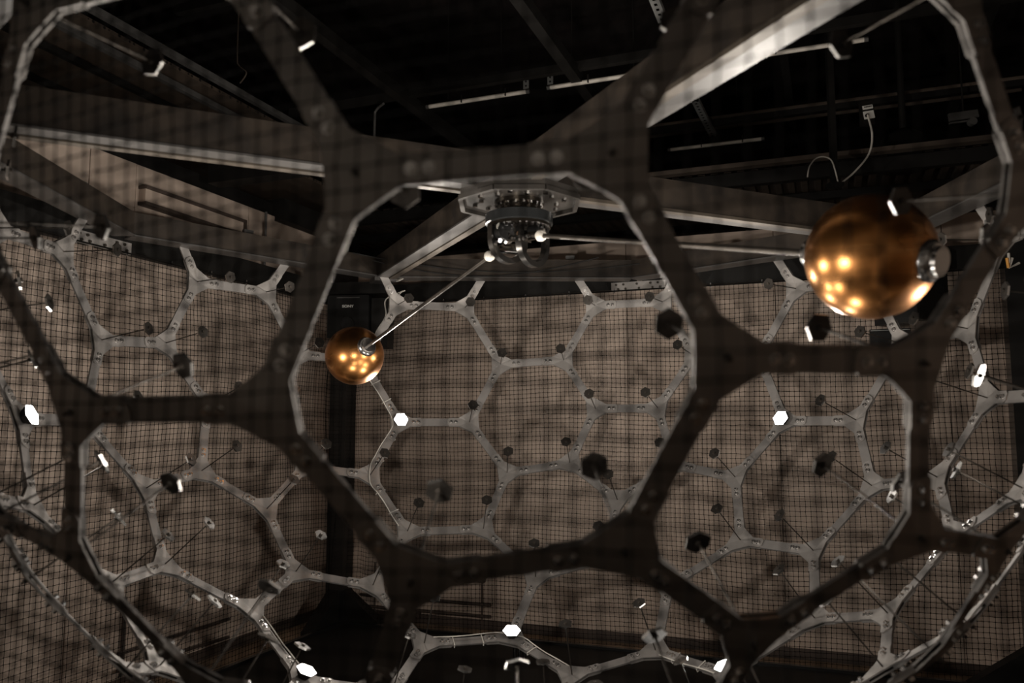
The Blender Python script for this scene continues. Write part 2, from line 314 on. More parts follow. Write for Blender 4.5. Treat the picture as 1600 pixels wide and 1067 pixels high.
# black ceiling joists and rails
for u_, z_, n0, n1, wd in ((-0.52, 2.05, 0.6, 6.0, 0.09), (-2.12, 2.05, 0.6, 6.0, 0.09), (1.15, 2.3, 0.0, 6.0, 0.07), (2.7, 2.3, 0.0, 6.0, 0.07)):
    k += 1; struct(ceil_bar('trim_%d' % k, u_, n0, n1, z_, wd, 0.10, M_BLACK, 'n'))
for n_, z_ in ((2.72, 2.10), (4.5, 2.12), (1.2, 2.4)):
    k += 1; struct(ceil_bar('trim_%d' % k, n_, -3.4, 5.0, z_, 0.06, 0.07, M_BLACK))
for u_, z_ in ((-3.37, 2.0), (-3.75, 1.98), (-4.15, 1.98), (-4.75, 1.98)):
    k += 1; struct(ceil_bar('trim_%d' % k, u_, -2.0, 4.0, z_, 0.05, 0.05, M_GREY if u_ > -4 else M_BLACK, 'n'))
# coping beam over the left wall and black steps hanging there
k += 1; struct(MB().beam(on_left(0.3, 0.98, -0.1), on_left(3.3, 0.98, -0.1), 0.16, 0.12).build('trim_%d' % k, M_BLACK))
k += 1; struct(MB().beam(on_left(1.3, 1.02, 0.1), on_left(1.3, 1.02, 0.1) + TB * 1.6 + NB * 0.0, 0.14, 0.16).build('trim_%d' % k, M_BLACK))
k += 1; struct(MB().beam(on_left(2.2, 0.98, 0.0), on_left(3.1, 0.98, 0.0), 0.2, 0.2).build('trim_%d' % k, M_BLACK))

def ceil_pt(u, n_, z): return TB * u + NB * n_ + UPV * z
def from_xy(x, y, z): return V(x, y, z)
# fluorescent tubes: (start, end) at ceiling rail height
def tube_lamp(a, b, label):
    a = V(*a); b = V(*b); c = (a + b) / 2
    t = empty('fluorescent_tube', c, label, 'tube lamp', 'unlit tubes on the ceiling')
    MB().tube([a, b], 0.019, 10).build('glass_tube', M_TUBE, t, True)
    d = unit(b - a)
    for p, s in ((a, -1), (b, 1)):
        MB().tube([p, p + d * s * 0.03], 0.02, 10).build('end_cap', M_GREY, t)
    for f in (0.35, 0.8):
        p = a + (b - a) * f
        MB().box(p + UPV * 0.02, d, np.cross(UPV, d), UPV, (0.012, 0.046, 0.07)).build('clip', M_BLACK, t)
    for f in (0.2, 0.75):
        p = a + (b - a) * f
        MB().tube([p + UPV * 0.04, V(p[0], p[1], 3.21)], 0.004, 5).build('hanger', M_BLACK, t)
    return t
tube_lamp((-0.80, 3.34, 2.0), (0.09, 3.00, 2.0), 'unlit white tube lamp on the black ceiling, left end of the long row')
tube_lamp((0.30, 2.91, 2.0), (1.22, 2.56, 2.0), 'unlit white tube lamp passing behind the centre top node of the near cage')
tube_lamp((1.73, 2.37, 2.0), (2.66, 2.02, 2.0), 'unlit white tube lamp at the right end of the row by the bright beam')
tube_lamp((1.66, 4.53, 2.0), (2.53, 4.20, 2.0), 'lower unlit white tube lamp right of the bright diagonal beam')
for x, y, lb in ((0.09, 3.0, 'small drilled bracket holding the right end of the leftmost tube lamp'), (0.30, 2.91, 'small drilled bracket holding the left end of the second tube lamp')):
    t = empty('tube_bracket', (x, y, 2.05), lb, 'bracket')
    MB().box((x, y, 2.07), TB, NB, UPV, (0.05, 0.012, 0.09)).build('plate', M_SLOT, t)
    for dz in (-0.02, 0.02):
        MB().prism(V(x, y, 2.07 + dz) - NB * 0.009, NB, 0.009, 0.009, 0.004, 8).build('hole', M_BLACK, t)
# slotted channels hanging along the ceiling
def slotted(a, b, label):
    a = V(*a); b = V(*b); d = unit(b - a); s = unit(np.cross(UPV, d)); L = np.linalg.norm(b - a)
    t = empty('slotted_channel', (a + b) / 2, label, 'channel')
    b_ = MB(); hw, sl, pitch = 0.032, 0.011, 0.075; n = int(L / pitch)
    for q in (-1, 1): b_.box((a + b) / 2 + s * q * (hw + sl) / 2, d, s, UPV, (L, hw - sl, 0.004))
    for i in range(n + 1):
        b_.box(a + d * (i * pitch), d, s, UPV, (pitch * 0.5, sl * 2.0, 0.004))
    for q in (-1, 1): b_.box((a + b) / 2 + s * q * hw + UPV * 0.02, d, s, UPV, (L, 0.004, 0.04))
    b_.build('channel_web', M_SLOT, t)
    MB().beam((a + b) / 2 - d * L / 2 + UPV * 0.03, (a + b) / 2 + d * L / 2 + UPV * 0.03, 0.05, 0.004).build('channel_back', M_BLACK, t)
slotted((0.75, 0.9, 2.0), (1.07, 1.75, 2.0), 'pale slotted metal channel at the top edge left of the bright beam')
slotted((1.64, 3.24, 2.0), (2.01, 4.12, 2.0), 'pale slotted metal channel hanging below the bright diagonal beam')
# conduits
def cable(name, pts, r, m, label, cat='cable', n=6):
    P = [V(*p) for p in pts]; Q = []
    for i in range(len(P) - 1):
        p0 = P[max(i - 1, 0)]; p1 = P[i]; p2 = P[i + 1]; p3 = P[min(i + 2, len(P) - 1)]
        for s in range(6):
            u = s / 6
            Q.append(0.5 * ((2 * p1) + (-p0 + p2) * u + (2 * p0 - 5 * p1 + 4 * p2 - p3) * u * u + (-p0 + 3 * p1 - 3 * p2 + p3) * u ** 3))
    Q.append(P[-1])
    return tag(MB().tube(Q, r, n).build(name, m, None, True), label, cat)
cable('conduit', [(-1.22, 3.32, 2.02), (-1.3, 3.42, 2.0), (-1.32, 3.44, 1.9), (-1.32, 3.44, 1.3)], 0.012, M_GREY, 'thin bent conduit hanging from the black ceiling behind the near cage', 'conduit')
for i, (n_, z_, r_, lb) in enumerate(((4.32, 2.10, 0.016, 'lowest long conduit under the ceiling right of the bright beam'), (4.55, 2.14, 0.012, 'middle long conduit under the ceiling right of the bright beam'), (4.9, 2.2, 0.018, 'highest long conduit under the ceiling right of the bright beam'))):
    tag(MB().tube([ceil_pt(-0.3, n_, z_), ceil_pt(3.2, n_, z_)], r_).build('conduit', M_DECK), lb, 'conduit')
# data box with labels and hanging cable
t = empty('socket_box', (2.33, 2.75, 1.55), 'small white labelled socket box hanging in the dark ceiling at right', 'socket box')
bx = V(2.925, 2.6, 1.65)
MB().box(bx + V(0, 0.03, 0), V(1, 0, 0), V(0, 1, 0), UPV, (0.10, 0.06, 0.20)).build('box_body', M_BLACK, t)
MB().box(bx + V(-0.005, -0.004, 0.045), V(0.985, 0, 0.17), V(0, 1, 0), V(-0.17, 0, 0.985), (0.085, 0.006, 0.032)).build('name_label', M_PAPER, t)
MB().box(bx + V(0.003, -0.004, -0.02), V(0.985, 0, 0.17), V(0, 1, 0), V(-0.17, 0, 0.985), (0.088, 0.006, 0.066)).build('face_plate', M_PAPER, t)
for i in range(5):
    MB().box(bx + V(-0.03 + 0.013 * i, -0.0085, 0.044 + 0.0024 * i), V(1, 0, 0.17), V(0, 1, 0), UPV, (0.009, 0.003, 0.012)).build('print_mark', M_GREY, t)
MB().prism(bx + V(-0.02, -0.007, -0.03), V(0, -1, 0), 0.013, 0.013, 0.02, 10).build('plug', M_BLACK, t)
cable('hanging_cable', [bx + V(-0.02, -0.03, -0.03), bx + V(0.01, -0.03, -0.2), bx + V(-0.02, -0.02, -0.36), bx + V(-0.13, 0, -0.5), (2.715, 2.68, 1.078)], 0.008, M_CABLE, 'grey cable hanging in a curve from the white socket box')
cable('looped_cable', [(2.40, 2.6, 1.10), (2.42, 2.6, 1.19), (2.48, 2.6, 1.26), (2.555, 2.6, 1.27), (2.62, 2.62, 1.23), (2.68, 2.67, 1.07)], 0.006, M_CABLE, 'thin pale cable arching in the dark above the copper sphere')
cable('hanging_wire', [(-2.30, 2.5, 2.6), (-2.30, 2.5, 2.1), (-2.28, 2.5, 2.01), (-2.22, 2.5, 1.95), (-2.27, 2.5, 1.86)], 0.006, M_DECK, 'thin wire hanging from the dark ceiling at upper left')
# dark hooded projector and grey motor plate in the ceiling
t = empty('hooded_fixture', (3.45, 3.0, 1.5), 'dark bell-shaped hooded fixture in the ceiling right of the socket box', 'light fixture')
MB().lathe(V(3.45, 3.1, 1.35), UPV, [(0.26, 0), (0.27, 0.02), (0.18, 0.26), (0.10, 0.32)], 20).build('hood', M_BLACK, t, True)
MB().lathe(V(3.45, 3.1, 1.67), UPV, [(0.03, 0), (0.03, 1.54)], 10).build('stem', M_BLACK, t, True)
MB().box((3.36, 2.83, 1.40), V(1, 0, 0), V(0, 1, 0), UPV, (0.05, 0.01, 0.006)).build('rim_clip', M_SLOT, t)
t = empty('motor_plate', (3.94, 3.0, 1.75), 'grey plate with small round motor under the ceiling at far right', 'motor')
MB().box((3.94, 3.0, 1.78), V(0.98, 0, 0.14), V(0, 1, 0), V(-0.14, 0, 0.98), (0.26, 0.03, 0.07)).build('plate', M_GREY, t)
MB().box((3.90, 2.98, 1.715), V(0.98, 0, 0.14), V(0, 1, 0), V(-0.14, 0, 0.98), (0.2, 0.02, 0.012)).build('arm', M_GREY, t)
MB().tube([V(3.94, 3.0, 1.8), V(3.94, 3.0, 3.21)], 0.008).build('hanger', M_BLACK, t)
MB().prism((4.0, 3.0, 1.715), V(0, -1, 0), 0.035, 0.035, 0.05, 16).build('motor', M_GREY, t, True)
t = empty('hanging_post', (2.66, 2.7, 1.6), 'thin black post hanging from the ceiling left of the socket box', 'post')
MB().box((2.66, 2.7, 2.25), V(1, 0, 0), V(0, 1, 0), UPV, (0.05, 0.05, 2.4)).build('post', M_BLACK, t)
MB().box((2.66, 2.7, 1.06), V(1, 0, 0), V(0, 1, 0), UPV, (0.12, 0.1, 0.03)).build('foot_plate', M_BLACK, t)

# ---------------------------------------------------------------- steel support frame: octagon ring, radial beams, outer square
A0 = 24.0
RINGR, RB = 2.56, 0.21
fr = empty('steel_support_frame', (0, 0, RB), 'dark steel octagonal ring with radial beams and outer square frame above the cage', 'steel frame')
BH, BW = 0.14, 0.12
RV = [az(A0 + 45 * k) * RINGR for k in range(8)]
for k in range(8):
    a, b = RV[k], RV[(k + 1) % 8]; d = unit(b - a)
    MB().beam(a + UPV * (RB + BH / 2) + d * 0.02, b + UPV * (RB + BH / 2) - d * 0.02, BW, BH).build('ring_beam', M_BEAM, fr)
    # bottom flange strip in lighter steel: the lit lower face put into colour
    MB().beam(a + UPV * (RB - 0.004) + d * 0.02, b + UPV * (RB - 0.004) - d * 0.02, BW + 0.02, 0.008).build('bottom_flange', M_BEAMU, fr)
for k in range(4):
    d = az(A0 + 90 * k)
    MB().beam(d * 0.18 + UPV * (RB + BH / 2 + 0.005), d * (RINGR - 0.02) + UPV * (RB + BH / 2 + 0.005), 0.125, BH + 0.03).build('radial_beam', M_BEAM, fr)
    sd = np.cross(UPV, d)
    MB().beam(d * 0.16 + sd * 0.026 + UPV * (RB - 0.006), d * RINGR + sd * 0.026 + UPV * (RB - 0.006), 0.090, 0.010).build('radial_flange', M_BEAMU, fr)
    MB().beam(d * 0.16 - sd * 0.047 + UPV * (RB - 0.010), d * RINGR - sd * 0.047 + UPV * (RB - 0.010), 0.046, 0.018).build('radial_flange', M_BEAMW, fr)
    MB().box(d * (RINGR + 0.01) + UPV * (RB - 0.02), d, np.cross(UPV, d), UPV, (0.16, 0.17, 0.03)).build('corner_plate', M_BEAMU, fr)
SQ = 2.80
for k in range(4):
    n_ = az(A0 + 45 + 90 * k); tt = np.cross(UPV, n_)
    for s in (-1, 1):
        a = n_ * SQ + tt * s * 0.03; b = n_ * SQ + tt * s * 2.66
        MB().beam(a + UPV * 0.25, b + UPV * 0.25, 0.10, 0.17).build('outer_beam', M_BLACK if True else M_BEAM, fr)
    sp = MB().box(n_ * (SQ - 0.056) + UPV * 0.185, tt, n_, UPV, (0.44, 0.012, 0.075)).build('splice_plate', M_PLATE, fr)
    for i in (-0.17, -0.11, 0.0, 0.11, 0.17):
        for j in (-0.018, 0.018):
            MB().prism(n_ * (SQ - 0.062) + tt * (i + j * 0.5) + UPV * (0.185 + j), -n_, 0.010, 0.010, 0.010, 6).build('bolt', M_ROD, sp)
    # eye clips along the beam that carry the net
    for i in range(14):
        MB().box(n_ * (SQ - 0.06) + tt * (-2.5 + i * 0.385) + UPV * 0.155, tt, n_, UPV, (0.008, 0.008, 0.04)).build('net_clip', M_BOLT, fr)
# small pulley lugs on top of the ring
for a_, r_ in ((140, 2.42), (126, 2.45), (170, 2.45), (80, 2.45), (60, 2.45)):
    p = az(a_) * r_ + UPV * (RB + BH)
    MB().box(p + UPV * 0.02, az(a_), np.cross(UPV, az(a_)), UPV, (0.03, 0.07, 0.06)).build('lug', M_GREY, fr)

def ring_cable(a0, a1, z0, z1, sag, label):
    pts = []
    for i in range(9):
        u = i / 8; p = az(a0 + (a1 - a0) * u) * 2.27
        pts.append(p + UPV * (z0 + (z1 - z0) * u - sag * math.sin(math.pi * u)))
    cable('draped_cable', pts, 0.005, M_BLACK, label)
ring_cable(122, 66, 0.32, 0.27, 0.05, 'upper black cable draped along the far ring beam behind the hub')
ring_cable(118, 74, 0.28, 0.34, 0.10, 'lower black cable sagging along the far ring beam behind the hub')
# columns in the corners of the square
def column(ang, label, rad=3.9):
    p = az(ang) * rad
    t = empty('corner_column', p + UPV * FLOOR, label, 'column', 'black corner columns')
    c = p + UPV * (FLOOR + 1.75)
    MB().box(c, TB, NB, UPV, (0.17, 0.17, 3.5)).build('shaft', M_BLACKG, t, origin=c)
    for d in (unit(-p) @ NB * NB, unit(-p) @ TB * TB):
        d = unit(d); s = np.cross(UPV, d) * 0.06
        P = []
        for q in (-1, 1):
            P += [p + d * 0.08 + s * q + UPV * (FLOOR + 0.34), p + d * 0.08 + s * q + UPV * FLOOR, p + d * 0.48 + s * q + UPV * FLOOR, p + d * 0.48 + s * q + UPV * (FLOOR + 0.05)]
        MB().add(P, [(0, 1, 2, 3), (7, 6, 5, 4), (0, 3, 7, 4), (3, 2, 6, 7), (1, 0, 4, 5), (2, 1, 5, 6)]).build('base_brace', M_BLACK, t)
    MB().box(p + UPV * (FLOOR + 0.01), TB, NB, UPV, (0.34, 0.34, 0.02)).build('base_plate', M_BLACK, t)
    return t
column(114, 'black square steel column in the room corner left of centre')
column(24, 'black square steel column at the far right edge', 3.72)

# low black plinth under the cage
c = V(0, 0, FLOOR + 0.03)
t = empty('floor_plinth', c, 'low black square plinth on the floor under the cage', 'plinth')
MB().box(c, TB, NB, UPV, (5.3, 5.3, 0.06)).build('top', M_BLACK, t, origin=c)
for n_ in (NB, NL, -NB, -NL):
    tt = np.cross(UPV, n_)
    MB().beam(n_ * 2.66 + tt * -2.62 + UPV * (FLOOR + 0.04), n_ * 2.66 + tt * 2.62 + UPV * (FLOOR + 0.04), 0.04, 0.08).build('kerb', M_BLACKG, t)

# ---------------------------------------------------------------- hub with gear ring and two stirrups
hub = empty('pendulum_hub', (0, 0, 0.1), 'octagonal steel mounting plate with bearing and two curved stirrups under the beams', 'rotor hub')
def octa(b, z0, z1, ri, mi=0):
    r = ri / math.cos(math.pi / 8)
    return b.prism((0, 0, z0), UPV, r, r, z1 - z0, 8, ref=(1, 0, 0), phase=math.pi / 8, mi=mi)
octa(MB(), 0.165, 0.20, 0.285).build('mounting_plate', M_HUB, hub)
b = MB(); R_ = 0.285 / math.cos(math.pi / 8)
for k in range(8):
    a = az(22.5 + 45 * k) * R_; c = az(67.5 + 45 * k) * R_
    b.beam(a + UPV * 0.155, c + UPV * 0.155, 0.022, 0.022)
b.build('plate_rim', M_HUB, hub)
for k in range(16):
    p = az(k * 22.5 + 11) * (0.225 if k % 2 else 0.19)
    MB().prism(p + UPV * 0.165, -UPV, 0.013, 0.013, 0.014, 6).build('plate_bolt', M_CHROME, hub)
MB().lathe((0, 0, 0.165), -UPV, [(0.125, 0), (0.125, 0.02), (0.095, 0.022), (0.095, 0.06), (0.15, 0.062), (0.165, 0.07)], 36).build('bearing_flange', M_GEAR, hub, True)
for k in range(18):
    p = az(k * 20) * 0.112
    MB().prism(p + UPV * 0.145, -UPV, 0.008, 0.008, 0.012, 6).build('flange_bolt', M_CHROME, hub)
MB().lathe((0, 0, 0.098), -UPV, [(0.160, 0), (0.168, 0.004), (0.168, 0.050), (0.160, 0.054)], 48).build('slewing_ring', M_RING, hub, True)
MB().lathe((0, 0, 0.044), -UPV, [(0.158, 0), (0.158, 0.014), (0.10, 0.016)], 48).build('lower_ring', M_GEAR, hub, True)
for k in range(28):
    p = az(k * 360 / 28) * 0.142
    MB().prism(p + UPV * 0.030, -UPV, 0.0085, 0.0085, 0.016, 6).build('ring_bolt', M_CHROME, hub)
def stirrup(c, ang, r, wd, th, zt, lab):
    d = az(ang); nrm = np.cross(d, UPV); pts = [d * r + UPV * 0.0]
    b = MB(); n = 20; ring = []
    path = [(-r, zt)] + [(-r * math.cos(math.pi * i / n), -r * 1.05 * math.sin(math.pi * i / n)) for i in range(n + 1)] + [(r, zt)]
    P = []
    for i, (x, z) in enumerate(path):
        x0, z0 = path[max(i - 1, 0)]; x1, z1 = path[min(i + 1, len(path) - 1)]
        tx, tz = x1 - x0, z1 - z0; l = math.hypot(tx, tz); ox, oz = tz / l, -tx / l
        for (o, q) in ((-th / 2, -wd / 2), (th / 2, -wd / 2), (th / 2, wd / 2), (-th / 2, wd / 2)):
            P.append(V(*c) + d * (x + ox * o) + UPV * (z + oz * o) + nrm * q)
    F = []
    for i in range(len(path) - 1):
        for k in range(4): F.append((i * 4 + k, i * 4 + (k + 1) % 4, i * 4 + 4 + (k + 1) % 4, i * 4 + 4 + k))
    F += [(3, 2, 1, 0), tuple((len(path) - 1) * 4 + k for k in range(4))]
    return b.add(P, F).build('stirrup', M_STIR, hub, True)
stirrup((-0.055, 0.0, -0.03), 38, 0.100, 0.034, 0.028, 0.06, '')
stirrup((0.068, 0.0, -0.045), 50, 0.102, 0.034, 0.028, 0.07, '')
MB().prism((-0.085, -0.06, -0.005), V(0.5, -0.86, 0), 0.045, 0.045, 0.05, 20).build('motor', M_BLACKG, hub, True)
MB().prism((-0.092, -0.105, 0.012), V(0.3, -0.95, 0), 0.02, 0.02, 0.008, 16).build('cover_cap', M_IVORY, hub, True)
MB().prism((0.055, -0.04, 0.0), V(0.86, -0.5, 0), 0.035, 0.035, 0.06, 16).build('motor', M_BLACKG, hub, True)
MB().prism((-0.10, 0.0, -0.075), V(1, 0.3, 0), 0.022, 0.022, 0.10, 12).build('axle', M_CHROME, hub, True)
MB().prism((-0.02, -0.03, -0.02), V(1, -0.5, 0), 0.018, 0.018, 0.13, 12).build('axle', M_CHROME, hub, True)
for i in range(9):
    p = V(rng.uniform(-0.12, 0.12), rng.uniform(-0.09, -0.02), rng.uniform(-0.09, 0.01))
    MB().prism(p, unit(V(rng.uniform(-1, 1), -1, rng.uniform(-.5, .5))), 0.014, 0.012, 0.022, 6).build('nut', M_CHROME, hub)
for i in range(5):
    p = V(rng.uniform(-0.11, 0.11), rng.uniform(-0.07, 0.02), rng.uniform(-0.07, 0.01))
    MB().box(p, unit(V(1, rng.uniform(-1, 1), 0)), unit(V(0, 1, 0)), UPV, (0.06, 0.03, 0.025)).build('bracket', M_GEAR, hub)

# ---------------------------------------------------------------- the two pendulum arms with copper spheres
def pendulum(dirv, L, r, label, collars, jd=0.175):
    d = unit(dirv); c = d * L
    t = empty('copper_pendulum', c, label, 'pendulum', 'copper pendulums')
    sp = MB()
    n = 40; prof = [(max(r * math.sin(math.pi * i / n), 1e-4), r - r * math.cos(math.pi * i / n)) for i in range(n + 1)]
    sp.lathe(c - d * r, d, prof, 56).build('copper_sphere', M_COPPER, t, True, origin=c)
    MB().tube([d * 0.03, c - d * (r - 0.01)], 0.0115, 10).build('arm', M_ROD, t, True)
    bc = d * jd
    MB().lathe(bc - d * 0.028, d, [(0.006, 0), (0.020, 0.006), (0.028, 0.02), (0.028, 0.036), (0.020, 0.05), (0.006, 0.056)], 18).build('ball_joint', M_IVORY, t, True)
    for s in collars:
        h = math.sqrt(r * r - 0.058 ** 2)
        MB().lathe(c + d * s * (h - 0.012), d * s, [(0.066, 0), (0.066, 0.02), (0.056, 0.032), (0.045, 0.034), (0.045, 0.05), (0.02, 0.052)], 28).build('collar', M_COLLAR, t, True)
    return t
pendulum(V(1.0964, -1.4494, -0.4184), 1.865, 0.197, 'large copper sphere on a horizontal rod at right, near the camera', (1, -1))
pendulum(V(-1.10, 1.5421, -0.4685), 1.951, 0.197, 'smaller-looking copper sphere on a slanting rod at left before the black column', (-1, 1), 0.27)
# ---------------------------------------------------------------- the geodesic cage
R = 2.5
TS, TP, WS = 0.010, 0.006, 0.060       # strut thickness, node plate thickness, strip width
ARM, DCH = 0.172, 0.086
P_ = [V(*p) for p in NODES]
nb = {i: [] for i in range(len(P_))}
for a, b in EDGES: nb[a].append(P_[b]); nb[b].append(P_[a])
for a, q in UP: nb[a].append(V(*q))
cage = empty('geodesic_cage', (0, 0, -2.45), 'aluminium honeycomb cage of bolted strips and three-armed plates around the pendulums', 'cage')

def y_plate(p, dirs, z0, z1):
    n = unit(p); out = []
    x = unit(np.cross(n, V(0.1, 0.2, 1.0))); y = np.cross(n, x)
    dirs = sorted(dirs, key=lambda d: math.atan2(d @ y, d @ x))
    S = [unit(np.cross(n, a)) for a in dirs]; NN = [np.cross(a, s) for a, s in zip(dirs, S)]
    h = WS / 2 + 0.002; c = 0.014
    rings = []
    for z in (z0, z1):
        pts = []
        for i in range(3):
            a, s, m_ = dirs[i], S[i], NN[i]
            Q = lambda d, o: p + a * d + s * o + m_ * z
            pts += [Q(DCH, -h), Q(ARM - c, -h), Q(ARM, -h + c), Q(ARM, h - c), Q(ARM - c, h), Q(DCH, h)]
            a2, s2, m2 = dirs[(i + 1) % 3], S[(i + 1) % 3], NN[(i + 1) % 3]
            e0 = Q(DCH, h); e1 = p + a2 * DCH - s2 * h + m2 * z
            for u in (0.33, 0.67):
                q = e0 * (1 - u) + e1 * u
                pts.append(p + n * z + (q - p - n * z) * 0.985)
        rings.append(pts)
    k = len(rings[0]); verts = [p + n * z0, p + n * z1] + rings[0] + rings[1]
    F = []
    for i in range(k):
        j = (i + 1) % k
        F.append((0, 2 + j, 2 + i)); F.append((1, 2 + k + i, 2 + k + j)); F.append((2 + i, 2 + j, 2 + k + j, 2 + k + i))
    return MB().add(verts, F)

# shared meshes
bolt_mb = MB()
for s in (1, -1):
    z = s * (TS / 2 + TP); ax = UPV * s
    bolt_mb.prism(V(0, 0, z), ax, 0.0140, 0.0140, 0.002, 8, mi=0)
    bolt_mb.prism(V(0, 0, z + s * 0.0025), ax, 0.0108, 0.0085, 0.011, 6, mi=0)
bolt_mb.prism(V(0, 0, -TS / 2 - TP), UPV, 0.005, 0.005, TS + 2 * TP, 5)
BOLT = bolt_mb.mesh('bolt', M_BOLT)
ROD_L = R * (1 - 0.868)
rod_mb = MB(); rod_mb.tube([V(0, 0, 0.03), V(0, 0, -ROD_L - 0.006)], 0.0036, 6)
ROD = rod_mb.mesh('target_rod', M_ROD, True)
disc_mb = MB(); disc_mb.prism(V(0, 0, -0.0045), UPV, 0.0395, 0.0395, 0.009, 6, ref=(1, 0, 0))
DISC = disc_mb.mesh('hex_disc', [M_DISC, M_EDGE])
for i, pl in enumerate(DISC.polygons):
    if len(pl.vertices) == 4: pl.material_index = 1
nut_mb = MB()
for s in (1, -1): nut_mb.prism(V(0, 0, s * 0.0045), UPV * s, 0.0095, 0.009, 0.008, 6)
NUT = nut_mb.mesh('lock_nut', M_ROD)
onut_mb = MB(); onut_mb.prism(V(0, 0, 0), UPV, 0.009, 0.008, 0.009, 6)
ONUT = onut_mb.mesh('anchor_nut', M_GREY)

def lataz(p):
    q = unit(p); return math.degrees(math.asin(q[2])), math.degrees(math.atan2(q[1], q[0])) % 360
def near(a, b): return abs((a - b + 180) % 360 - 180)
lamp_nodes = {}
for i, p in enumerate(P_):
    la, a = lataz(p)
    for k in range(5):
        if abs(la + 21.4) < 1.2 and near(a, 40.1 + 72 * k) < 3: lamp_nodes[i] = ('u', k)
        if abs(la + 62.7) < 1.2 and near(a, 19.9 + 72 * k) < 3: lamp_nodes[i] = ('l', k)

bolts = []
for i, p in enumerate(P_):
    n = unit(p); dirs = [unit(q - p) for q in nb[i]]
    y_plate(p, dirs, TS / 2, TS / 2 + TP).build('node_plate', M_PLATE, cage)
    y_plate(p, dirs, -TS / 2 - TP, -TS / 2).build('node_plate', M_PLATE, cage)
    for a in dirs:
        s = unit(np.cross(n, a)); m_ = np.cross(a, s)
        for d in (0.107, 0.142): bolts.append((p + a * d, a, s, m_))
for a, b in EDGES:
    p, q = P_[a], P_[b]; d = unit(q - p); n = unit(p + q)
    MB().beam(p + d * 0.085, q - d * 0.085, WS, TS, up=n).build('strut', M_ALU, cage)
ZT = RB + 0.015
for a, q in UP:
    p = P_[a]; q = V(*q); d = unit(q - p); L = (ZT - p[2]) / d[2]
    if L < 0.16: L = 0.16
    MB().beam(p + d * 0.085, p + d * L, WS, TS, up=unit(p + q)).build('strut_stub', M_ALU, cage)

cam_np = V(*CAM)
def vis_score(p):
    v = p - cam_np; dist = np.linalg.norm(v); f_ = v[1] * math.cos(math.radians(5.99)) + v[2] * math.sin(math.radians(5.99))
    if f_ <= 0.1: return -1
    x = v[0] / f_; y = (v[2] * math.cos(math.radians(5.99)) - v[1] * math.sin(math.radians(5.99))) / f_
    inside = abs(x) < 0.66 and abs(y) < 0.46
    return (10 if inside else 0) + 1 / dist
bolts.sort(key=lambda t_: -vis_score(t_[0]))
for p, a, s, m_ in bolts[:290]: put('bolt', BOLT, frame(a, s, m_, p), cage)
bv = np.array([v.co[:] for v in BOLT.vertices]); bf = [tuple(pl.vertices) for pl in BOLT.polygons]
rest = MB()
for p, a, s, m_ in bolts[290:]:
    rest.add(p + bv[:, :1] * a + bv[:, 1:2] * s + bv[:, 2:3] * m_, bf)
o = rest.build('bolts_far', M_BOLT, cage); o['kind'] = 'stuff'

for i, p in enumerate(P_):
    if i in lamp_nodes: continue
    n = unit(p); x = unit(np.cross(n, V(0.1, 0.2, 1.0))); y = np.cross(n, x)
    # rods lean a degree or two off the radius
    tilt = unit(n + x * rng.uniform(-0.02, 0.02) + y * rng.uniform(-0.02, 0.02))
    x = unit(np.cross(tilt, V(0.1, 0.2, 1.0))); y = np.cross(tilt, x)
    rod = put('target_rod', ROD, frame(x, y, tilt, p), cage)
    th = rng.uniform(0, math.pi / 3); xx = x * math.cos(th) + y * math.sin(th); yy = np.cross(tilt, xx)
    c = p - tilt * ROD_L
    # the discs sit a few degrees askew on their rods
    t2 = unit(tilt + xx * rng.uniform(-0.09, 0.09) + yy * rng.uniform(-0.09, 0.09)); xx = unit(xx - t2 * (xx @ t2)); yy = np.cross(t2, xx)
    put('hex_disc', DISC, frame(xx, yy, t2, c), rod)
    put('lock_nut', NUT, frame(xx, yy, t2, c), rod)
    put('anchor_nut', ONUT, frame(x, y, n, p + n * (TS / 2 + TP)), rod)

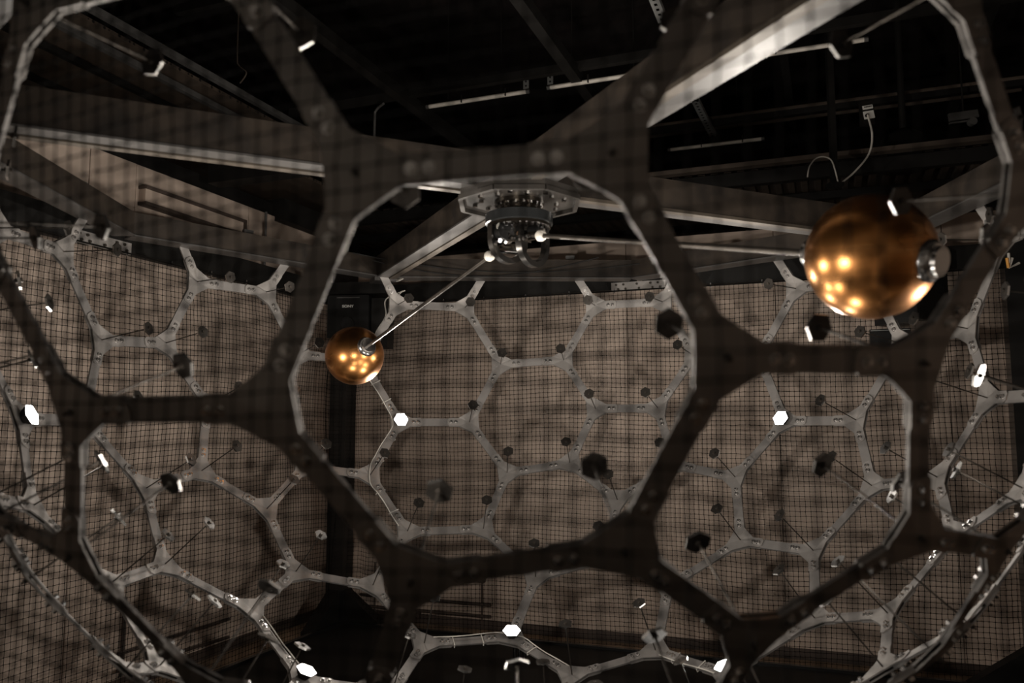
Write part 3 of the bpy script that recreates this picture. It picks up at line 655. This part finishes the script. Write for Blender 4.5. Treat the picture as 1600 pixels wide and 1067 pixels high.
# ---------------------------------------------------------------- hexagonal lamps on cage nodes
LAMP_LABEL = {
    ('u', 0): 'bright hexagonal lamp on the far cage right of centre',
    ('u', 1): 'bright hexagonal lamp on the far cage just right of the black column',
    ('u', 2): 'bright hexagonal lamp seen edge-on at the left edge',
    ('u', 3): 'hexagonal lamp hidden behind the near left cage node',
    ('u', 4): 'hexagonal lamp on the cage beyond the right edge',
    ('l', 0): 'bright hexagonal lamp half hidden behind the lowest near node at right',
    ('l', 1): 'bright hexagonal lamp at the bottom centre of the far cage',
    ('l', 2): 'bright tilted hexagonal lamp at the bottom left below the black column',
    ('l', 3): 'hexagonal lamp at the cage bottom below the frame, left one',
    ('l', 4): 'hexagonal lamp at the cage bottom below the frame, right one'}
for i, key in lamp_nodes.items():
    p = P_[i]; n = unit(p); x = unit(np.cross(n, V(0.1, 0.2, 1.0)))
    t = empty('hexagonal_lamp', p - n * 0.02, LAMP_LABEL[key], 'lamp', 'hexagonal lamps on the cage')
    MB().prism(p - n * 0.016, -n, 0.030, 0.056, 0.040, 6, ref=V(0, 0, 1)).build('housing', M_BLACK, t)
    MB().prism(p - n * 0.0565, -n, 0.053, 0.053, 0.002, 6, ref=V(0, 0, 1)).build('lens', M_LAMP, t)
    MB().prism(p - n * 0.014, -n, 0.02, 0.02, 0.012, 8).build('mount', M_GREY, t)
    ld = bpy.data.lights.new('lamp_beam', 'SPOT'); ld.energy = LAMP * (1.0 if key[0] == 'u' else 0.5); ld.color = (1.0, 0.93, 0.84)
    ld.spot_size = math.radians(LAMP_CONE); ld.spot_blend = 1.0; ld.shadow_soft_size = 0.05
    lo = bpy.data.objects.new('lamp_beam', ld); COL.objects.link(lo)
    bz = unit(p - V(0, 0, -0.22)) if key[0] == 'u' else n      # spots shine along their local -Z
    x_ = unit(np.cross(bz, V(0.1, 0.2, 1.0))); y_ = np.cross(bz, x_)
    lo.matrix_basis = frame(x_, y_, bz, p - n * 0.12); lo.parent = t; lo.matrix_parent_inverse = parent_inv(t)

# white lamp leads tied along the struts
def along(i, j, off, side, n0=0.06, n1=0.06):
    p, q = P_[i], P_[j]; d = unit(q - p); n = unit(p + q); s = unit(np.cross(n, d)) * side
    L = np.linalg.norm(q - p)
    return [p + d * (n0 + (L - n0 - n1) * u) - n * off + s * (0.034 + 0.004 * math.sin(7 * u + i)) for u in (0, 0.25, 0.5, 0.75, 1)]
def lead(idx, side, label):
    pts = []
    for a, b in zip(idx, idx[1:]): pts += along(a, b, 0.016, side)
    cable('lamp_lead', pts, 0.0035, M_CABLE, label)
lead([95, 10, 8, 7], 1, 'white lamp lead tied to the struts beside the lamp near the black column')
lead([21, 20, 22], -1, 'white lamp lead running to the bottom centre lamp')
lead([24, 63], 1, 'white lamp lead running to the lamp behind the lowest near node')
lead([26, 27], -1, 'white lamp lead running to the tilted lamp at bottom left')
for k_, (i, j, f_) in enumerate(((21, 20, 0.33), (21, 20, 0.66), (20, 22, 0.35), (10, 8, 0.3), (10, 8, 0.7), (8, 7, 0.3), (8, 7, 0.65), (95, 10, 0.35), (95, 10, 0.65), (24, 63, 0.3), (24, 63, 0.65))):
    p, q = P_[i], P_[j]; d = unit(q - p); n = unit(p + q); s = np.cross(n, d); c = p + (q - p) * f_
    h = WS / 2 + 0.008; z = TS / 2 + 0.003
    ring = [c + s * h + n * z, c + s * h - n * z, c - s * h - n * z, c - s * h + n * z, c + s * h + n * z]
    MB().tube(ring, 0.0028, 5).build('cable_tie', M_CABLE, cage)
# cable bundle by the far left beam corner
c0 = P_[94]
for k_, (dx, dz, lb) in enumerate(((0.0, 0.0, 'outermost white cable looping from the beam corner to the far cage node'), (0.03, 0.02, 'middle white cable looping from the beam corner to the far cage node'), (0.055, 0.05, 'innermost white cable looping from the beam corner to the far cage node'))):
    q = c0 + V(-0.02, 0.05, 0)
    cable('loop_cable', [q + V(-0.05, 0, 0.19), q + V(0.03 + dx, -0.05, 0.19 + dz), q + V(0.10 + dx, -0.03, 0.25 + dz), q + V(0.11 + dx, 0, 0.33)], 0.004, M_CABLE, lb)
cable('drop_cable', [c0 + V(0.05, 0.04, 0.12), c0 + V(-0.10, 0.05, 0.05), c0 + V(-0.10, 0.05, -0.08), c0 + V(-0.17, 0.05, -0.20), c0 + V(-0.20, 0.05, -0.30)], 0.005, M_CABLE, 'white cable dropping down behind the far strut right of the projector')
cable('drop_cable', [c0 + V(0.03, 0.05, 0.12), c0 + V(-0.07, 0.06, 0.0), c0 + V(-0.08, 0.06, -0.10), c0 + V(-0.14, 0.06, -0.20), c0 + V(-0.18, 0.06, -0.30)], 0.005, M_CABLE, 'second white cable dropping close beside the far strut near the projector')

# ---------------------------------------------------------------- projector and speakers in the corners
def boxy(name, c, right, size, label, cat):
    c = V(*c); right = unit(right); fwd = np.cross(UPV, right)      # fwd points away from the viewer
    t = empty(name, c, label, cat)
    MB().box(c, right, fwd, UPV, size).build('case', M_BLACKG, t)
    return t, c, right, fwd
t, c, rt, fw = boxy('projector', (-1.40, 3.02, -0.02), V(0.93, -0.12, 0), (0.36, 0.30, 0.36), 'black projector with white lettering hung in the corner above the left copper sphere', 'projector')
MB().prism(c - fw * 0.15 + UPV * -0.06, -fw, 0.06, 0.055, 0.03, 24).build('lens_barrel', M_BLACK, t, True)
MB().prism(c - fw * 0.181 + UPV * -0.06, -fw, 0.045, 0.045, 0.004, 24).build('lens', M_BLACKG, t, True)
fc = bpy.data.curves.new('lettering', 'FONT'); fc.body = 'SONY'; fc.size = 0.03; fc.align_x = 'CENTER'; fc.align_y = 'CENTER'; fc.extrude = 0.001; fc.offset = 0.0006
fc.materials.append(M_PAPER)
ft = bpy.data.objects.new('lettering_curve', fc); COL.objects.link(ft); bpy.context.view_layer.update()
fm = bpy.data.meshes.new_from_object(ft.evaluated_get(bpy.context.evaluated_depsgraph_get())); bpy.data.objects.remove(ft)
fo = bpy.data.objects.new('lettering', fm); COL.objects.link(fo)
fo.matrix_basis = frame(rt * 1.25, UPV, -fw, c - fw * 0.152 + UPV * 0.085); fo.parent = t; fo.matrix_parent_inverse = parent_inv(t)
MB().box(c - fw * 0.151 + UPV * 0.16, rt, fw, UPV, (0.20, 0.006, 0.006)).build('seam_strip', M_GREY, t)
MB().box(c + UPV * 0.25, rt, fw, UPV, (0.62, 0.2, 0.10)).build('mount_bracket', M_BLACK, t)
MB().box(c + rt * 0.26 + UPV * -0.05, rt, fw, UPV, (0.14, 0.2, 0.42)).build('side_case', M_BLACK, t)
t, c, rt, fw = boxy('loudspeaker', (2.72, 1.62, 0.0), V(0.85, 0.5, 0), (0.36, 0.32, 0.5), 'black loudspeaker hung beyond the large copper sphere at right', 'speaker')
MB().box(c - fw * 0.163, rt, fw, UPV, (0.33, 0.006, 0.46)).build('grille', M_BLACK, t)
MB().prism(c - fw * 0.167 + rt * 0.08 + UPV * 0.0, -fw, 0.05, 0.05, 0.004, 24).build('horn', M_BLACKG, t, True)
MB().box(c - fw * 0.166 + UPV * 0.10, rt, fw, UPV, (0.33, 0.004, 0.004)).build('seam_strip', M_GREY, t)
MB().box(c + UPV * 0.29, rt, fw, UPV, (0.4, 0.06, 0.05)).build('mount_bracket', M_BLACK, t)
t, c, rt, fw = boxy('floodlight', (2.62, 1.75, -0.34), V(0.93, -0.36, 0), (0.26, 0.18, 0.14), 'small dark floodlight box under the loudspeaker at right', 'floodlight')
MB().box(c - fw * 0.092 + UPV * 0.06, rt, fw, UPV, (0.25, 0.004, 0.005)).build('rim', M_SLOT, t)
# little bracket with amber marker at the right edge
t = empty('marker_bracket', (2.9, 0.9, 0.15), 'pale pipe bracket with amber marker at the right edge', 'bracket')
q = V(2.95, 0.86, 0.0)
MB().tube([q + V(0, 0, 0.09), q + V(0, 0, 0.03)], 0.008).build('stem', M_CABLE, t)
MB().tube([q + V(0.02, 0, 0.06), q, q + V(0.06, 0, 0.03)], 0.008).build('elbow', M_CABLE, t)
MB().tube([q + V(-0.012, 0, 0.06), q + V(-0.006, 0, 0.0)], 0.009).build('amber_marker', M_AMBER, t)
# chrome post at the bottom
t = empty('chrome_post', (0.02, 0.9, FLOOR), 'short chrome post at the bottom centre behind a hexagonal disc', 'post')
for dx in (-0.035, 0.0, 0.035): MB().tube([V(0.02 + dx, 2.3, FLOOR), V(0.02 + dx, 2.3, -2.52)], 0.013, 10).build('tube', M_CHROME, t, True)

# ---------------------------------------------------------------- the net: four hanging panels of knotted square mesh
net = empty('safety_net', (0, 0, -1.2), 'black square-mesh safety net hung on all sides outside the cage', 'net')
def net_panel(n_, dist, hw, z0, z1, pitch, seed):
    rg = np.random.default_rng(seed); tt = np.cross(UPV, n_)
    nu = int(2 * hw / pitch); nz = int((z1 - z0) / pitch)
    U, Z = np.meshgrid(np.linspace(-hw, hw, nu + 1), np.linspace(z1, z0, nz + 1), indexing='ij')
    ph = rg.uniform(0, 6.28, 12)
    D = 0.022 * np.sin(U * 2.1 + ph[0] + 0.6 * np.sin(Z * 1.3 + ph[1])) * np.clip((z1 - Z) * 1.5, 0, 1) + 0.012 * np.sin(U * 5.3 + ph[2] + Z * 0.8) + 0.010 * np.sin(Z * 4.1 + ph[3] + U)
    edge = np.clip((np.abs(U) - (hw - 0.35)) / 0.35, 0, 1)
    D += 0.05 * edge * np.sin(U * 22 + ph[4] + 0.8 * np.sin(Z * 2.0))
    DU = 0.010 * np.sin(Z * 2.7 + ph[5] + U * 1.7) + rg.normal(0, 0.0011, U.shape)
    DZ = 0.012 * np.sin(U * 1.9 + ph[6]) + 0.008 * np.sin(U * 4.3 + Z * 2.2 + ph[7]) + rg.normal(0, 0.0011, U.shape)
    # gathered folds near the top hem
    DZ *= np.clip((z1 - Z) * 4, 0, 1)
    Pn = (n_[None, None] * (dist + D)[..., None] + tt[None, None] * (U + DU)[..., None] + UPV[None, None] * (Z + DZ)[..., None])
    verts = []; faces = []; base = 0
    rad = 0.0018
    def strings(G, off1, off2):
        nonlocal base
        ns, npn = G.shape[:2]
        offs = [off1 * rad, (-0.5 * off1 + 0.866 * off2) * rad, (-0.5 * off1 - 0.866 * off2) * rad]
        Vt = np.stack([G + o for o in offs], axis=2).reshape(-1, 3)
        idx = base + np.arange(ns * npn * 3).reshape(ns, npn, 3)
        a = idx[:, :-1, :]; b = idx[:, 1:, :]
        for k in range(3):
            k2 = (k + 1) % 3
            faces.append(np.stack([a[..., k], a[..., k2], b[..., k2], b[..., k]], -1).reshape(-1, 4))
        verts.append(Vt); base += len(Vt)
    strings(Pn, n_, tt)
    strings(np.transpose(Pn, (1, 0, 2)), n_, UPV)
    # knots: little tetrahedral lumps where cords cross
    K = Pn.reshape(-1, 3); kr = 0.0056
    kv = [tt * kr, UPV * kr, -tt * kr, -UPV * kr, n_ * kr, -n_ * kr]
    Vt = np.stack([K + o for o in kv], 1).reshape(-1, 3); ids = base + np.arange(len(K))[:, None] * 6
    verts.append(Vt)
    tri = []
    for q in ((0, 1, 4), (1, 2, 4), (2, 3, 4), (3, 0, 4), (1, 0, 5), (2, 1, 5), (3, 2, 5), (0, 3, 5)):
        tri.append(ids + np.array(q))
    Vt = np.concatenate(verts); Fq = np.concatenate(faces); Ft = np.concatenate(tri)
    me = bpy.data.meshes.new('net_panel')
    me.vertices.add(len(Vt)); me.vertices.foreach_set('co', Vt.ravel())
    nl = len(Fq) * 4 + len(Ft) * 3
    me.loops.add(nl); me.loops.foreach_set('vertex_index', np.concatenate([Fq.ravel(), Ft.ravel()]))
    me.polygons.add(len(Fq) + len(Ft))
    st = np.concatenate([np.arange(len(Fq)) * 4, len(Fq) * 4 + np.arange(len(Ft)) * 3])
    me.polygons.foreach_set('loop_start', st)
    me.update(calc_edges=True); me.validate()
    me.materials.append(M_NET)
    o = bpy.data.objects.new('net_panel', me); COL.objects.link(o)
    o.parent = net; o.matrix_parent_inverse = parent_inv(net); o['kind'] = 'stuff'
    return o
for k, (hw) in enumerate((2.66, 2.66, 2.66)):
    n_ = az(69 + 90 * k)
    net_panel(n_, 2.73, hw, -2.66, 0.15, 0.036, 11 + k)
    tt = np.cross(UPV, n_)
    MB().tube([n_ * 2.73 + tt * u * hw + UPV * 0.152 for u in (-1, -0.5, 0, 0.5, 1)], 0.006, 6).build('hem_rope', M_NET, net)
